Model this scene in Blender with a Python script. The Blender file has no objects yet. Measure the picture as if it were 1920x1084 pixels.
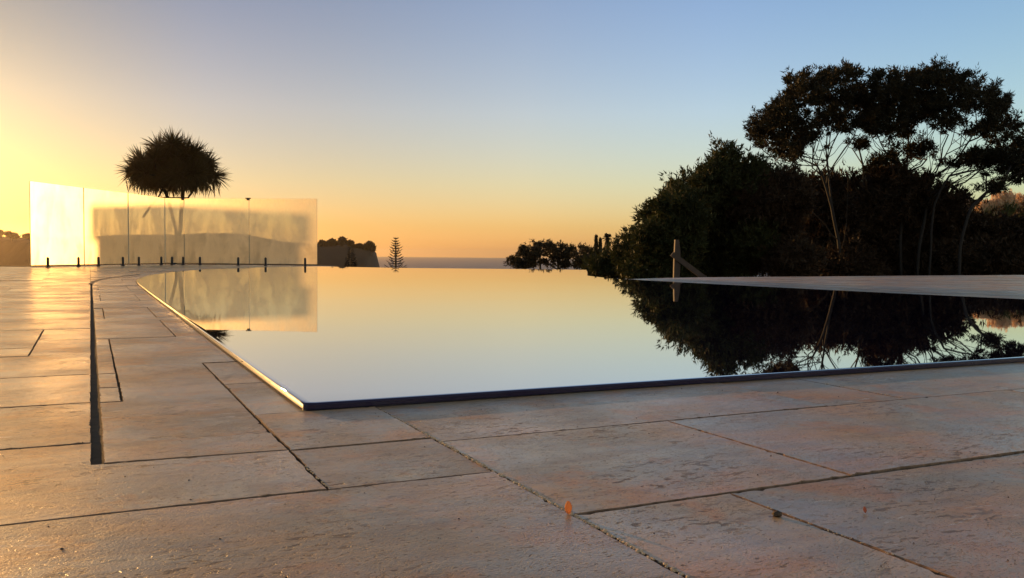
import bpy, bmesh, math, random
import numpy as np
random.seed(7); rng = np.random.default_rng(7)
sc = bpy.context.scene
R = math.radians

# ------------------------------------------------------------------ camera
F = 1600.0; CX = 960.0; CY = 542.0; EYE = 0.20          # focal length in photo pixels, eye height in metres
ROLL = math.atan(0.0086)
PITCH = math.atan((CY - 475.8) * math.cos(ROLL) / F)
cr, sr, cp, sp = math.cos(ROLL), math.sin(ROLL), math.cos(PITCH), math.sin(PITCH)

def ray(x, y):
    u, v = x - CX, -(y - CY)
    u2, v2 = u * cr - v * sr, u * sr + v * cr
    return u2, F * cp + v2 * sp, -F * sp + v2 * cp

def at(x, y, D):
    "world point seen at photo pixel x, y at distance D"
    a, b, c = ray(x, y)
    return np.array((a * D / b, D, EYE + c * D / b))

def ground(x, y, z=0.0):
    a, b, c = ray(x, y)
    t = (z - EYE) / c
    return a * t, b * t

cam_d = bpy.data.cameras.new('camera'); cam = bpy.data.objects.new('camera', cam_d)
sc.collection.objects.link(cam); sc.camera = cam
from mathutils import Matrix, Vector
cam.matrix_world = Matrix(((cr, -sr, 0, 0), (sr * sp, cr * sp, -cp, 0), (sr * cp, cr * cp, sp, EYE), (0, 0, 0, 1)))
cam_d.lens = 36 * F / 1920; cam_d.sensor_width = 36
cam_d.clip_start = 0.02; cam_d.clip_end = 200000

# ------------------------------------------------------------------ sky and sun
SUN_AZ, SUN_EL = R(-40), R(5)
w = bpy.data.worlds.new('World'); sc.world = w; w.use_nodes = True
class NT:
    "small helper for building node trees"
    def __init__(s, nt): s.nt = nt
    def n(s, t, **k):
        o = s.nt.nodes.new(t)
        for a, v in k.items():
            if a == 'inp':
                for i, x in v.items():
                    if isinstance(x, bpy.types.NodeSocket): s.nt.links.new(x, o.inputs[i])
                    else: o.inputs[i].default_value = x
            else: setattr(o, a, v)
        return o
    def math(s, op, a, b=0.0, c=0.0, clamp=False): return s.n('ShaderNodeMath', operation=op, use_clamp=clamp, inp={0: a, 1: b, 2: c}).outputs[0]
    def ramp(s, fac, stops, interp='LINEAR'):
        r = s.n('ShaderNodeValToRGB', inp={0: fac}); cr_ = r.color_ramp; cr_.interpolation = interp
        while len(cr_.elements) > 1: cr_.elements.remove(cr_.elements[0])
        for i, (p, c) in enumerate(stops):
            e = cr_.elements[0] if i == 0 else cr_.elements.new(p)
            e.position = p; e.color = (c[0], c[1], c[2], 1) if hasattr(c, '__len__') else (c, c, c, 1)
        return r.outputs[0]
    def mix(s, fac, a, b, bt='MIX', clamp=False):
        m = s.n('ShaderNodeMix', data_type='RGBA', blend_type=bt, clamp_result=clamp)
        for i, x in ((0, fac), (6, a), (7, b)):
            if isinstance(x, bpy.types.NodeSocket): s.nt.links.new(x, m.inputs[i])
            else: m.inputs[i].default_value = (*x, 1) if (hasattr(x, '__len__') and len(x) == 3) else x
        return m.outputs[2]
    def noise(s, vec, scale, detail=4, rough=0.55, dist=0.0, out=0):
        return s.n('ShaderNodeTexNoise', inp={'Vector': vec, 'Scale': scale, 'Detail': detail, 'Roughness': rough, 'Distortion': dist}).outputs[out]
    def scale(s, vec, xyz): return s.n('ShaderNodeMapping', inp={'Vector': vec, 'Scale': xyz}).outputs[0]
W = NT(w.node_tree); bg = w.node_tree.nodes['Background']
tc = W.n('ShaderNodeTexCoord').outputs['Generated']
sep = W.n('ShaderNodeSeparateXYZ', inp={0: tc})
vec = W.n('ShaderNodeCombineXYZ', inp={0: sep.outputs[0], 1: sep.outputs[1], 2: W.math('MAXIMUM', sep.outputs[2], .002)}).outputs[0]
sky = W.n('ShaderNodeTexSky', inp={0: vec}, sky_type='NISHITA', sun_disc=False, sun_elevation=SUN_EL, sun_rotation=SUN_AZ,
          air_density=1.0, dust_density=1.0, ozone_density=1.0)
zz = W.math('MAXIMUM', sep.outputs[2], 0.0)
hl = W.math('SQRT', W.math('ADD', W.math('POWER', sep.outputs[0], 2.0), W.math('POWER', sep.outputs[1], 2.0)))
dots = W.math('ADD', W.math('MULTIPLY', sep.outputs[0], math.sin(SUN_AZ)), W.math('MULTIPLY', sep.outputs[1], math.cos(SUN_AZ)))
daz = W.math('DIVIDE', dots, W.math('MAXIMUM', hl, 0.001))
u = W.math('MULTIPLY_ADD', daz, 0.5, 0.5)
# sky colour correction by elevation (x 1/4) and by angle from the sun (x 1/1)
tz = W.ramp(zz, [(0, (.95, .87, 1.0)), (.03, (.865, .80, .70)), (.08, (.90, .90, .775)), (.16, (.940, .980, .955)), (.30, (.80, .90, .97)), (.5, (.84, .83, .78)), (1, (.86, .79, .64))])  # top stops, above the view, warmed to take blue out of the deck light
ta = W.ramp(u, [(0, (.95, .72, .66)), (.35, (.88, .74, .70)), (.60, (.665, .760, .95)), (.70, (.579, .650, .859)), (.80, (.511, .537, .740)), (.88, (.405, .400, .535)), (.94, (.258, .262, .365)), (.97, (.180, .196, .300)), (1.0, (.100, .114, .158))])  # low stops, sky behind the camera, made pinkish to warm the deck light
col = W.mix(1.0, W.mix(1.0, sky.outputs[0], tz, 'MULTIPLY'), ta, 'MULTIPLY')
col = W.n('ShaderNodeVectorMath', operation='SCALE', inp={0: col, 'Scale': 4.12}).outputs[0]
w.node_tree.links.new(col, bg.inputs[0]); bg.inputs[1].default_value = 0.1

sd = bpy.data.lights.new('sun', 'SUN'); sun = bpy.data.objects.new('sun', sd); sc.collection.objects.link(sun)
sd.energy = 5.0; sd.angle = R(0.3); sd.color = (1.0, 0.52, 0.17)
SUNV = Vector((math.sin(SUN_AZ) * math.cos(SUN_EL), math.cos(SUN_AZ) * math.cos(SUN_EL), math.sin(SUN_EL)))
sun.rotation_euler = SUNV.to_track_quat('Z', 'Y').to_euler(); sun.location = (-10, 8, 6)

sc.view_settings.view_transform = 'Standard'; sc.view_settings.look = 'None'
sc.view_settings.exposure = 0.0; sc.view_settings.gamma = 1.0
sc.render.engine = 'CYCLES'
cy = sc.cycles; cy.max_bounces = 8; cy.transparent_max_bounces = 16; cy.diffuse_bounces = 2; cy.glossy_bounces = 4
cy.sample_clamp_indirect = 4.0; cy.caustics_reflective = False; cy.caustics_refractive = False; cy.use_denoising = True

# ------------------------------------------------------------------ object helpers
C = sc.collection
def tag(o, label=None, cat=None, group=None, kind=None):
    if label: o['label'] = label
    if cat: o['category'] = cat
    if group: o['group'] = group
    if kind: o['kind'] = kind
    return o
def empty(name, loc=(0, 0, 0), rz=0.0):
    o = bpy.data.objects.new(name, None); C.objects.link(o); o.location = loc; o.rotation_euler = (0, 0, rz); o.empty_display_size = .1
    return o
def link(name, me, mat, parent=None, smooth=False):
    if mat is not None:
        for m in (mat if isinstance(mat, (list, tuple)) else [mat]): me.materials.append(m)
    if smooth:
        me.polygons.foreach_set('use_smooth', [True] * len(me.polygons))
    me.validate(clean_customdata=False); me.update()
    o = bpy.data.objects.new(name, me); C.objects.link(o)
    if parent is not None: o.parent = parent
    return o
def pyobj(name, v, f, mat, parent=None, smooth=False):
    me = bpy.data.meshes.new(name); me.from_pydata([tuple(map(float, p)) for p in v], [], [tuple(q) for q in f]); return link(name, me, mat, parent, smooth)
def npobj(name, V, k, mat, parent=None, smooth=False, attr=None):
    "V: (n*k,3) vertices, every k of them one face"
    n = len(V) // k; me = bpy.data.meshes.new(name)
    me.vertices.add(len(V)); me.vertices.foreach_set('co', np.asarray(V, dtype=np.float32).ravel())
    me.loops.add(n * k); me.loops.foreach_set('vertex_index', np.arange(n * k, dtype=np.int32))
    me.polygons.add(n); me.polygons.foreach_set('loop_start', np.arange(0, n * k, k, dtype=np.int32))
    if attr is not None:
        a = me.attributes.new('tone', 'FLOAT', 'FACE'); a.data.foreach_set('value', np.asarray(attr, dtype=np.float32))
    me.update(calc_edges=True)
    return link(name, me, mat, parent, smooth)
class MB:
    def __init__(s): s.v = []; s.f = []
    def add(s, v, f):
        b = len(s.v); s.v += [tuple(map(float, p)) for p in v]; s.f += [tuple(i + b for i in q) for q in f]
    def box(s, c, d, rz=0.0, M=None):
        v = []
        for z in (-1, 1):
            for y in (-1, 1):
                for x in (-1, 1):
                    p = Vector((x * d[0] / 2, y * d[1] / 2, z * d[2] / 2))
                    if M is not None: p = M @ p
                    elif rz: p = Matrix.Rotation(rz, 3, 'Z') @ p
                    v.append(p + Vector(c))
        s.add(v, [(0, 2, 3, 1), (4, 5, 7, 6), (0, 1, 5, 4), (2, 6, 7, 3), (0, 4, 6, 2), (1, 3, 7, 5)])
    def tube(s, P, rad, n=6, cap=True):
        P = [Vector(p) for p in P]; v = []; f = []
        for i, p in enumerate(P):
            d = (P[min(i + 1, len(P) - 1)] - P[max(i - 1, 0)]).normalized()
            a = d.cross(Vector((0.13, 1, 0.05))).normalized(); b = d.cross(a)
            for k in range(n):
                t = 2 * math.pi * k / n; v.append(p + (a * math.cos(t) + b * math.sin(t)) * rad[i])
        for i in range(len(P) - 1):
            for k in range(n):
                f.append((i * n + k, i * n + (k + 1) % n, (i + 1) * n + (k + 1) % n, (i + 1) * n + k))
        if cap: f.append(tuple(range(n))[::-1]); f.append(tuple(range((len(P) - 1) * n, len(P) * n)))
        s.add(v, f)
    def lathe(s, prof, c=(0, 0, 0), n=16):
        v = []; f = []
        for r, z in prof:
            for k in range(n):
                t = 2 * math.pi * k / n; v.append((c[0] + r * math.cos(t), c[1] + r * math.sin(t), c[2] + z))
        for i in range(len(prof) - 1):
            for k in range(n): f.append((i * n + k, i * n + (k + 1) % n, (i + 1) * n + (k + 1) % n, (i + 1) * n + k))
        f.append(tuple(range(n))[::-1]); f.append(tuple(range((len(prof) - 1) * n, len(prof) * n)))
        s.add(v, f)
    def build(s, name, mat, parent=None, smooth=False): return pyobj(name, s.v, s.f, mat, parent, smooth)

# ------------------------------------------------------------------ materials
def newmat(name):
    m = bpy.data.materials.new(name); m.use_nodes = True; t = NT(m.node_tree); p = m.node_tree.nodes['Principled BSDF']
    return m, t, p
def simple(name, c, rough=.6, metal=0.0, var=.25, scale=8, bump=0.0, spec=.5):
    m, t, p = newmat(name); co = t.n('ShaderNodeTexCoord').outputs['Object']
    n = t.noise(co, scale, 5)
    a = tuple(x * (1 - var) for x in c); b = tuple(min(1, x * (1 + var)) for x in c)
    t.nt.links.new(t.ramp(n, [(.3, a), (.7, b)]), p.inputs['Base Color'])
    p.inputs['Roughness'].default_value = rough; p.inputs['Metallic'].default_value = metal; p.inputs['Specular IOR Level'].default_value = spec
    if bump:
        bn = t.n('ShaderNodeBump', inp={'Height': t.noise(co, scale * 4, 6), 'Strength': .6, 'Distance': bump}); t.nt.links.new(bn.outputs[0], p.inputs['Normal'])
    return m

def stone_mat():
    m, t, p = newmat('travertine'); co = t.n('ShaderNodeTexCoord').outputs['Object']
    tone = t.n('ShaderNodeAttribute', attribute_name='tone').outputs['Fac']
    off = t.n('ShaderNodeCombineXYZ', inp={0: t.math('MULTIPLY', tone, 37.0), 1: t.math('MULTIPLY', tone, 91.0), 2: 0.0}).outputs[0]
    cv = t.n('ShaderNodeVectorMath', operation='ADD', inp={0: co, 1: off}).outputs[0]
    vn0 = t.n('ShaderNodeVectorMath', operation='ADD', inp={0: cv, 1: t.n('ShaderNodeVectorMath', operation='SCALE', inp={0: t.noise(cv, 14.0, 2, .5, out=1), 'Scale': .05}).outputs[0]}).outputs[0]
    big = t.noise(cv, 4.2, 5, .62, .8)
    st = t.noise(t.scale(cv, (4, 11, 4)), 3.0, 6, .62, .4)
    base = t.ramp(big, [(.32, (.52, .26, .125)), (.43, (.48, .295, .175)), (.52, (.40, .29, .20)), (.60, (.33, .28, .22)), (.72, (.49, .42, .32))])
    rust = t.math('MULTIPLY', t.ramp(t.noise(cv, 9.0, 5, .65), [(.52, 0.), (.62, 1.)]), .75)
    base = t.mix(rust, base, (.50, .22, .09))
    base = t.mix(t.ramp(st, [(.36, .55), (.52, 0.)]), base, (.27, .185, .13), 'MIX')
    chalk = t.math('MULTIPLY', t.ramp(t.noise(t.scale(vn0, (3, 13, 3)), 6.5, 7, .74), [(.60, 0.), (.66, 1.)]), t.ramp(t.noise(cv, 3.0, 2), [(.45, 0.), (.6, .75)]))
    base = t.mix(chalk, base, (.66, .59, .52))
    fine = t.noise(cv, 190.0, 3, .7)
    base = t.mix(.45, base, t.ramp(fine, [(.3, (.22, .17, .13)), (.7, (.70, .58, .48))]), 'SOFT_LIGHT')
    # pits: short dashes along the bedding, in patches
    vn = t.n('ShaderNodeVectorMath', operation='ADD', inp={0: cv, 1: t.n('ShaderNodeVectorMath', operation='SCALE', inp={0: t.noise(cv, 60.0, 2, .5, out=1), 'Scale': .012}).outputs[0]}).outputs[0]
    pn = t.noise(t.scale(vn, (42, 120, 60)), 1.6, 3, .55)
    pn2 = t.noise(t.scale(vn, (110, 260, 110)), 1.8, 2, .5)
    pn3 = t.noise(t.scale(vn, (240, 420, 200)), 1.8, 1, .5)
    mask = t.ramp(t.noise(cv, 6.0, 3), [(.46, 0.), (.60, 1.)])
    pit = t.math('MAXIMUM', t.math('MULTIPLY', t.ramp(pn, [(.595, 0.), (.615, 1.)]), mask), t.math('MULTIPLY', t.ramp(pn2, [(.645, 0.), (.665, 1.)]), .95))
    pit = t.math('MAXIMUM', pit, t.math('MULTIPLY', t.math('MULTIPLY', t.ramp(pn3, [(.635, 0.), (.66, 1.)]), .8), t.ramp(t.noise(cv, 11.0, 2), [(.45, 0.), (.6, 1.)])))
    base = t.mix(t.math('MULTIPLY', pit, .72), base, (.07, .035, .018))
    br = t.n('ShaderNodeHueSaturation', inp={'Color': base, 'Saturation': 1.12, 'Hue': .507, 'Value': t.math('MULTIPLY_ADD', tone, .32, 1.05)}).outputs[0]
    t.nt.links.new(br, p.inputs['Base Color'])
    ro = t.ramp(t.noise(cv, 4.0, 5, .6), [(.35, .48), (.65, .66)])
    ro = t.math('ADD', ro, t.math('MULTIPLY', t.math('SUBTRACT', fine, .5), .35), clamp=True)
    t.nt.links.new(ro, p.inputs['Roughness'])
    h = t.math('ADD', t.math('MULTIPLY', t.noise(cv, 520.0, 2, .6), .00042), t.math('MULTIPLY', t.noise(cv, 60.0, 4, .6), .00045))
    h = t.math('SUBTRACT', h, t.math('MULTIPLY', pit, .0010))
    h = t.math('ADD', h, t.math('MULTIPLY', st, .0006))
    bn = t.n('ShaderNodeBump', inp={'Height': h, 'Strength': .8, 'Distance': 1.0})
    t.nt.links.new(bn.outputs[0], p.inputs['Normal'])
    p.inputs['Specular IOR Level'].default_value = .9
    t.nt.links.new(t.math('MULTIPLY', t.ramp(t.noise(cv, 5.0, 4, .6), [(.4, .25), (.62, .9)]), t.math('SUBTRACT', 1.0, pit)), p.inputs['Coat Weight']); p.inputs['Coat Roughness'].default_value = .20
    t.nt.links.new(bn.outputs[0], p.inputs['Coat Normal'])
    return m
STONE = stone_mat()
GROUT = simple('grout', (.085, .055, .026), .85, var=.3, scale=60, bump=.002)
SLOTM = simple('drain_channel', (.022, .018, .014), .6, scale=40)
METAL = simple('dark_metal', (.035, .032, .032), .35, .6, scale=30)
EDGEM = simple('slab_edge', (.24, .16, .11), .9, var=.4, scale=120, spec=.15)
WOOD = simple('weathered_wood', (.055, .036, .028), .7, var=.3, scale=14, bump=.003)

def water_mat():
    m, t, p = newmat('pool_water'); nt = t.nt; out = nt.nodes['Material Output']; nt.nodes.remove(p)
    geo = t.n('ShaderNodeNewGeometry'); co = geo.outputs['Position']
    h = t.math('ADD', t.math('MULTIPLY', t.noise(co, 1.1, 2, .4), .0022), t.math('MULTIPLY', t.noise(co, 9.0, 2, .5), .00004))
    bn = t.n('ShaderNodeBump', inp={'Height': h, 'Strength': .35, 'Distance': 1.0}).outputs[0]
    dif = t.n('ShaderNodeBsdfDiffuse', inp={'Color': (.016, .010, .042, 1), 'Normal': bn}).outputs[0]
    gl = t.n('ShaderNodeBsdfGlossy', inp={'Color': (.90, .91, .93, 1), 'Roughness': 0.012, 'Normal': bn}).outputs[0]
    lw = t.n('ShaderNodeLayerWeight', inp={'Blend': .5, 'Normal': bn}).outputs['Facing']
    fac = t.ramp(lw, [(0, .03), (.35, .045), (.6, .16), (.76, .55), (.84, .84), (1, .97)])
    mx = t.n('ShaderNodeMixShader', inp={0: fac, 1: dif, 2: gl}).outputs[0]
    nt.links.new(mx, out.inputs[0]); return m
WATER = water_mat()

def glass_mat():
    m, t, p = newmat('dewy_glass'); nt = t.nt; out = nt.nodes['Material Output']; nt.nodes.remove(p)
    co = t.n('ShaderNodeTexCoord').outputs['Object']
    drip = t.noise(t.scale(co, (5, 5, .9)), 2.0, 5, .6, .3)
    blot = t.noise(co, 5.5, 4, .6, .5)
    d = t.math('MULTIPLY_ADD', t.math('ADD', drip, blot), .34, .54, clamp=True)
    clear = t.ramp(t.noise(t.scale(co, (3, 3, 1.6)), 1.5, 3, .55, .4), [(.34, 0.), (.58, 1.)])
    d = t.math('MULTIPLY', d, t.math('MULTIPLY_ADD', clear, .35, .65))
    tr = t.n('ShaderNodeBsdfTransparent', inp={'Color': (.93, .96, .94, 1)}).outputs[0]
    tl = t.n('ShaderNodeBsdfTranslucent', inp={'Color': (.95, .74, .46, 1)}).outputs[0]
    inc = t.n('ShaderNodeNewGeometry').outputs['Incoming']      # round dew drops scatter about the line of travel
    rf = t.n('ShaderNodeBsdfRefraction', inp={'Color': (1, .86, .64, 1), 'Roughness': .60, 'IOR': 1.6, 'Normal': inc}).outputs[0]
    df = t.n('ShaderNodeBsdfDiffuse', inp={'Color': (.75, .60, .46, 1)}).outputs[0]
    s1 = t.n('ShaderNodeMixShader', inp={0: .82, 1: tl, 2: rf}).outputs[0]
    s2 = t.n('ShaderNodeMixShader', inp={0: .08, 1: s1, 2: df}).outputs[0]
    s3 = t.n('ShaderNodeMixShader', inp={0: d, 1: tr, 2: s2}).outputs[0]
    nt.links.new(s3, out.inputs[0])
    c, t, p = newmat('clear_glass'); nt = t.nt; out = nt.nodes['Material Output']; nt.nodes.remove(p)
    tr = t.n('ShaderNodeBsdfTransparent', inp={'Color': (.93, .96, .94, 1)}).outputs[0]
    gl = t.n('ShaderNodeBsdfGlossy', inp={'Color': (1, 1, 1, 1), 'Roughness': .03}).outputs[0]
    nt.links.new(t.n('ShaderNodeMixShader', inp={0: .05, 1: tr, 2: gl}).outputs[0], out.inputs[0])
    e, t, p = newmat('glass_edge'); nt = t.nt
    tl = t.n('ShaderNodeBsdfTranslucent', inp={'Color': (.95, .90, .75, 1)}).outputs[0]; p.inputs['Base Color'].default_value = (.75, .72, .6, 1); p.inputs['Roughness'].default_value = .15
    nt.links.new(t.n('ShaderNodeMixShader', inp={0: .6, 1: p.outputs[0], 2: tl}).outputs[0], nt.nodes['Material Output'].inputs[0])
    return m, c, e
DEWY, CLEAR, EDGE = glass_mat()

def leaf_mat(name, dark, light, trans=.25):
    m, t, p = newmat(name); nt = t.nt; out = nt.nodes['Material Output']
    pos = t.n('ShaderNodeNewGeometry').outputs['Position']
    tone = t.n('ShaderNodeAttribute', attribute_name='tone').outputs['Fac']
    f = t.math('MULTIPLY_ADD', t.noise(pos, 1.3, 3), .9, t.math('MULTIPLY_ADD', tone, .5, -.2), clamp=True)
    c = t.mix(f, dark, light)
    nt.links.new(c, p.inputs['Base Color']); p.inputs['Roughness'].default_value = .65; p.inputs['Specular IOR Level'].default_value = .2
    tl = t.n('ShaderNodeBsdfTranslucent', inp={'Color': c}).outputs[0]
    nt.links.new(t.n('ShaderNodeMixShader', inp={0: trans, 1: p.outputs[0], 2: tl}).outputs[0], out.inputs[0])
    return m
LEAF_K = leaf_mat('kanuka_leaf', (.012, .012, .006), (.038, .030, .012))
LEAF_B = leaf_mat('bush_leaf', (.016, .020, .008), (.055, .060, .018))
LEAF_R = leaf_mat('brown_bush_leaf', (.022, .016, .010), (.070, .042, .024))
LEAF_S = leaf_mat('spiky_leaf', (.060, .043, .018), (.11, .078, .032), .35)
LEAF_F = leaf_mat('far_leaf', (.020, .018, .010), (.055, .042, .022))
LEAF_G = leaf_mat('pampas_leaf', (.06, .08, .03), (.13, .14, .05))
PLUME = leaf_mat('pampas_plume', (.78, .55, .36), (.92, .72, .50), .55)
BARK = simple('bark', (.012, .009, .008), .8, var=.35, scale=6, bump=.01)
BARK_F = simple('far_bark', (.045, .035, .03), .8, var=.3, scale=3)
LAND = simple('hillside', (.040, .034, .016), .9, var=.45, scale=.15)
RIDGE = simple('far_land', (.035, .027, .017), .9, var=.4, scale=.03)

# ------------------------------------------------------------------ the deck (its own frame, turned to the paving)
TH = math.atan(791 / 1600.0); cT, sT = math.cos(TH), math.sin(TH)
AX = R(25.0); cA, sA = math.cos(AX), math.sin(AX); DET = cA * cT + sA * sT
def to_deck(p): return ((p[0] * cT + p[1] * sT) / DET, (cA * p[1] - sA * p[0]) / DET)
def to_world(p): return (p[0] * cA - p[1] * sT, p[0] * sA + p[1] * cT)
def clip(poly, conv):
    "Sutherland-Hodgman against a counter-clockwise convex polygon"
    out = list(poly)
    for i in range(len(conv)):
        a, b = conv[i], conv[(i + 1) % len(conv)]; inp, out = out, []
        side = lambda p: (b[0] - a[0]) * (p[1] - a[1]) - (b[1] - a[1]) * (p[0] - a[0])
        for k in range(len(inp)):
            p, q = inp[k], inp[(k + 1) % len(inp)]; sp_, sq = side(p), side(q)
            if sp_ >= 0: out.append(p)
            if (sp_ >= 0) != (sq >= 0):
                t = sp_ / (sp_ - sq); out.append((p[0] + (q[0] - p[0]) * t, p[1] + (q[1] - p[1]) * t))
        if not out: return []
    return out
def ccw(P):
    a = sum(P[i][0] * P[(i + 1) % len(P)][1] - P[(i + 1) % len(P)][0] * P[i][1] for i in range(len(P)))
    return list(P) if a > 0 else list(P)[::-1]

far_r = [ground(1181, 523.5), ground(1250, 521.2), ground(1318, 520), ground(1480, 518.8), ground(1920, 515.6)]
ext = (25.0, far_r[-1][1] + (25 - far_r[-1][0]) * (far_r[-1][1] - far_r[-2][1]) / (far_r[-1][0] - far_r[-2][0]))
SEAM0, SEAM1 = to_world((3.8, -4)), to_world((3.8, 5.2))
REG1 = [(-24, -3), SEAM0, SEAM1, (0, 9.9), (-5.3, 9.9), (-24, 9.85)]
REG3 = [SEAM0, (25, -3), ext] + far_r[::-1] + [SEAM1]
REG2a = [(-5.5, 9.9), (-2.52, 9.9), (-2.52, 12.3), (-5.25, 12.5)]
REG2b = [(-2.52, 9.9), (0, 9.9), (0, 10.8), (-2.52, 11.0)]
regs = [ccw([to_deck(p) for p in r]) for r in (REG1, REG2a, REG2b, REG3)]

tv, tf, tt, tm = [], [], [], []
def tile(poly, dist=3.0, gx=.0007, gy=.0017):
    "one paving slab: poly in deck frame (ccw); dist drives the detail of its chipped edge"
    poly = ccw(poly); n = len(poly)
    cxm = sum(p[0] for p in poly) / n; cym = sum(p[1] for p in poly) / n
    # inset by the joint half-width, axis aligned edges
    P = []
    for i in range(n):
        a, b, c = poly[i - 1], poly[i], poly[(i + 1) % n]
        def nrm(p, q):
            dx, dy = q[0] - p[0], q[1] - p[1]; l = math.hypot(dx, dy) or 1
            return (-dy / l, dx / l)
        n1, n2 = nrm(a, b), nrm(b, c)
        g = lambda q: gx if abs(q[0]) > abs(q[1]) else gy
        x, y = b
        if abs(n1[0] * n2[0] + n1[1] * n2[1]) < .95:
            x += n1[0] * g(n1) + n2[0] * g(n2); y += n1[1] * g(n1) + n2[1] * g(n2)
        else: x += n1[0] * g(n1); y += n1[1] * g(n1)
        P.append((x, y))
    step = .006 if dist < 1.4 else (.02 if dist < 3 else 10)
    jit = .0007 if dist < 1.4 else .0006
    ring = []
    for i in range(n):
        a, b = P[i], P[(i + 1) % n]; L = math.hypot(b[0] - a[0], b[1] - a[1]); k = max(1, int(L / step))
        if L < 1e-5: continue
        nx, ny = -(b[1] - a[1]) / L, (b[0] - a[0]) / L
        j = 0.0
        for s in range(k):
            t = s / k
            j = .75 * j + random.gauss(0, jit * .6)
            chip = random.uniform(.001, .0032) if (random.random() < .03 and dist < 1.4) else 0
            e = (abs(j) + chip) if (s and k > 1) else 0
            ring.append((a[0] + (b[0] - a[0]) * t + nx * e, a[1] + (b[1] - a[1]) * t + ny * e, nx, ny))
    m = len(ring); base = len(tv); z0 = random.gauss(0, .0003); sx, sy = random.gauss(0, .0012), random.gauss(0, .0012)
    def Z(x, y): return z0 + sx * (x - cxm) + sy * (y - cym)
    bw = .0008
    for x, y, nx, ny in ring: tv.append((x + nx * bw, y + ny * bw, Z(x, y)))
    for x, y, nx, ny in ring: tv.append((x + nx * .0004, y + ny * .0004, Z(x, y) - .0005 - random.random() * .0003))
    for x, y, nx, ny in ring: tv.append((x, y, -.022))
    tone = random.random()
    tf.append(tuple(range(base, base + m))); tt.append(tone); tm.append(0)
    for q in (0, 1):
        for i in range(m):
            j = (i + 1) % m; tf.append((base + q * m + i, base + (q + 1) * m + i, base + (q + 1) * m + j, base + q * m + j)); tt.append(tone); tm.append(1)
def rect(x0, x1, y0, y1, **k):
    poly = [(x0, y0), (x1, y0), (x1, y1), (x0, y1)]
    cw = to_world(((x0 + x1) / 2, (y0 + y1) / 2)); d = math.hypot(cw[0], cw[1])
    d = min(d, min(math.hypot(*to_world(p)) for p in poly))
    for r in regs:
        q = clip(poly, r)
        ded = []
        for p in q:
            if not ded or math.hypot(p[0] - ded[-1][0], p[1] - ded[-1][1]) > 1e-4: ded.append(p)
        if len(ded) > 2 and math.hypot(ded[0][0] - ded[-1][0], ded[0][1] - ded[-1][1]) < 1e-4: ded.pop()
        if len(ded) >= 3:
            ar = abs(sum(ded[i][0] * ded[(i + 1) % len(ded)][1] - ded[(i + 1) % len(ded)][0] * ded[i][1] for i in range(len(ded)))) / 2
            if ar > 4e-4: tile(ded, d, **k)
def rows(x0, x1, ys, wmin, wmax, **k):
    for y0, y1 in zip(ys[:-1], ys[1:]):
        x = x1; w_ = random.uniform(wmin, wmax) * random.uniform(.5, 1)
        while x > x0 + .02:
            xn = max(x0, x - w_)
            if xn - x0 < .12: xn = x0
            rect(xn, x, y0, y1, **k); x = xn; w_ = random.uniform(wmin, wmax)
def lay(ys, y0, y1, xs, **k):
    for a, b in zip(xs[:-1], xs[1:]): rect(a, b, y0, y1, **k)
# left of and below the long slot
tile([(-.62, .709), (.178, .709), (.178, .868), (.0085, .880), (0, .880), (0, .980), (-.62, .985)], .8)
lay(0, .32, .709, [-1.4, -.62, .330]); lay(0, -.1, .32, [-1.2, -.3, .330]); lay(0, -3, -.1, [-4, -1.2, .1, .330])
lay(0, .980, 1.243, [-.95, -.36, 0]); lay(0, 1.243, 1.528, [-1.0, -.52, 0]); lay(0, 1.528, 1.831, [-.8, -.3, 0])
lay(0, 1.831, 1.98, [-.55, -.106]); lay(0, 1.98, 2.249, [-.55, -.106])
lay(0, 1.831, 2.14, [-.106, 0]); lay(0, 2.14, 2.42, [-.106, 0]); lay(0, 2.249, 2.42, [-.9, -.106])
rows(-24, -.62, [.32, .709, .980], .4, .8)
rows(-24, -1.4, [-3, -.1, .32], .9, 1.6)
rows(-24, -1.0, [.980, 1.243, 1.528], .4, .8); rect(-1.0, -.95, .980, 1.243)
rows(-24, -.8, [1.528, 1.831], .4, .8); rows(-24, -.55, [1.831, 1.98, 2.249], .4, .8)
rows(-24, -.9, [2.249, 2.42], .4, .8)
ysL = [2.42]
while ysL[-1] < 24: ysL.append(ysL[-1] + random.choice((.29, .29, .43)))
rows(-24, 0, ysL, .35, .75)
# the band between the slot and the water
SW = .0085
tile([(SW, .972), (.178, .960), (.178, 1.612), (.036, 1.620), (.036, 1.240), (SW, 1.240)], 1.2)
tile([(SW, .880), (.178, .868), (.178, .960), (SW, .972)], .8)
for a, b in ((1.240, 1.37), (1.37, 1.525), (1.525, 1.79), (1.79, 1.99), (1.99, 2.132)): rect(SW, .036, a, b)
rect(.036, .33, 1.614, 2.132); rect(SW, .178, 2.132, 2.661); rect(.178, .33, 2.132, 2.661)
lay(0, 1.073, 1.34, [.178, .33]); lay(0, 1.34, 1.612, [.178, .33])
y = 2.661
for k, h_ in enumerate((.10, .51, .45, .52, .5, .6, .3)):
    if k % 2 == 0: rect(SW, .33, y, y + h_)
    else: rect(SW, .036, y, y + h_); rect(.036, .178, y, y + h_); rect(.178, .33, y, y + h_)
    y += h_
YM = y
ysM = [YM]
while ysM[-1] < 18: ysM.append(ysM[-1] + random.choice((.3, .45, .45)))
rows(0, 5.0, ysM, .5, .9)
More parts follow.
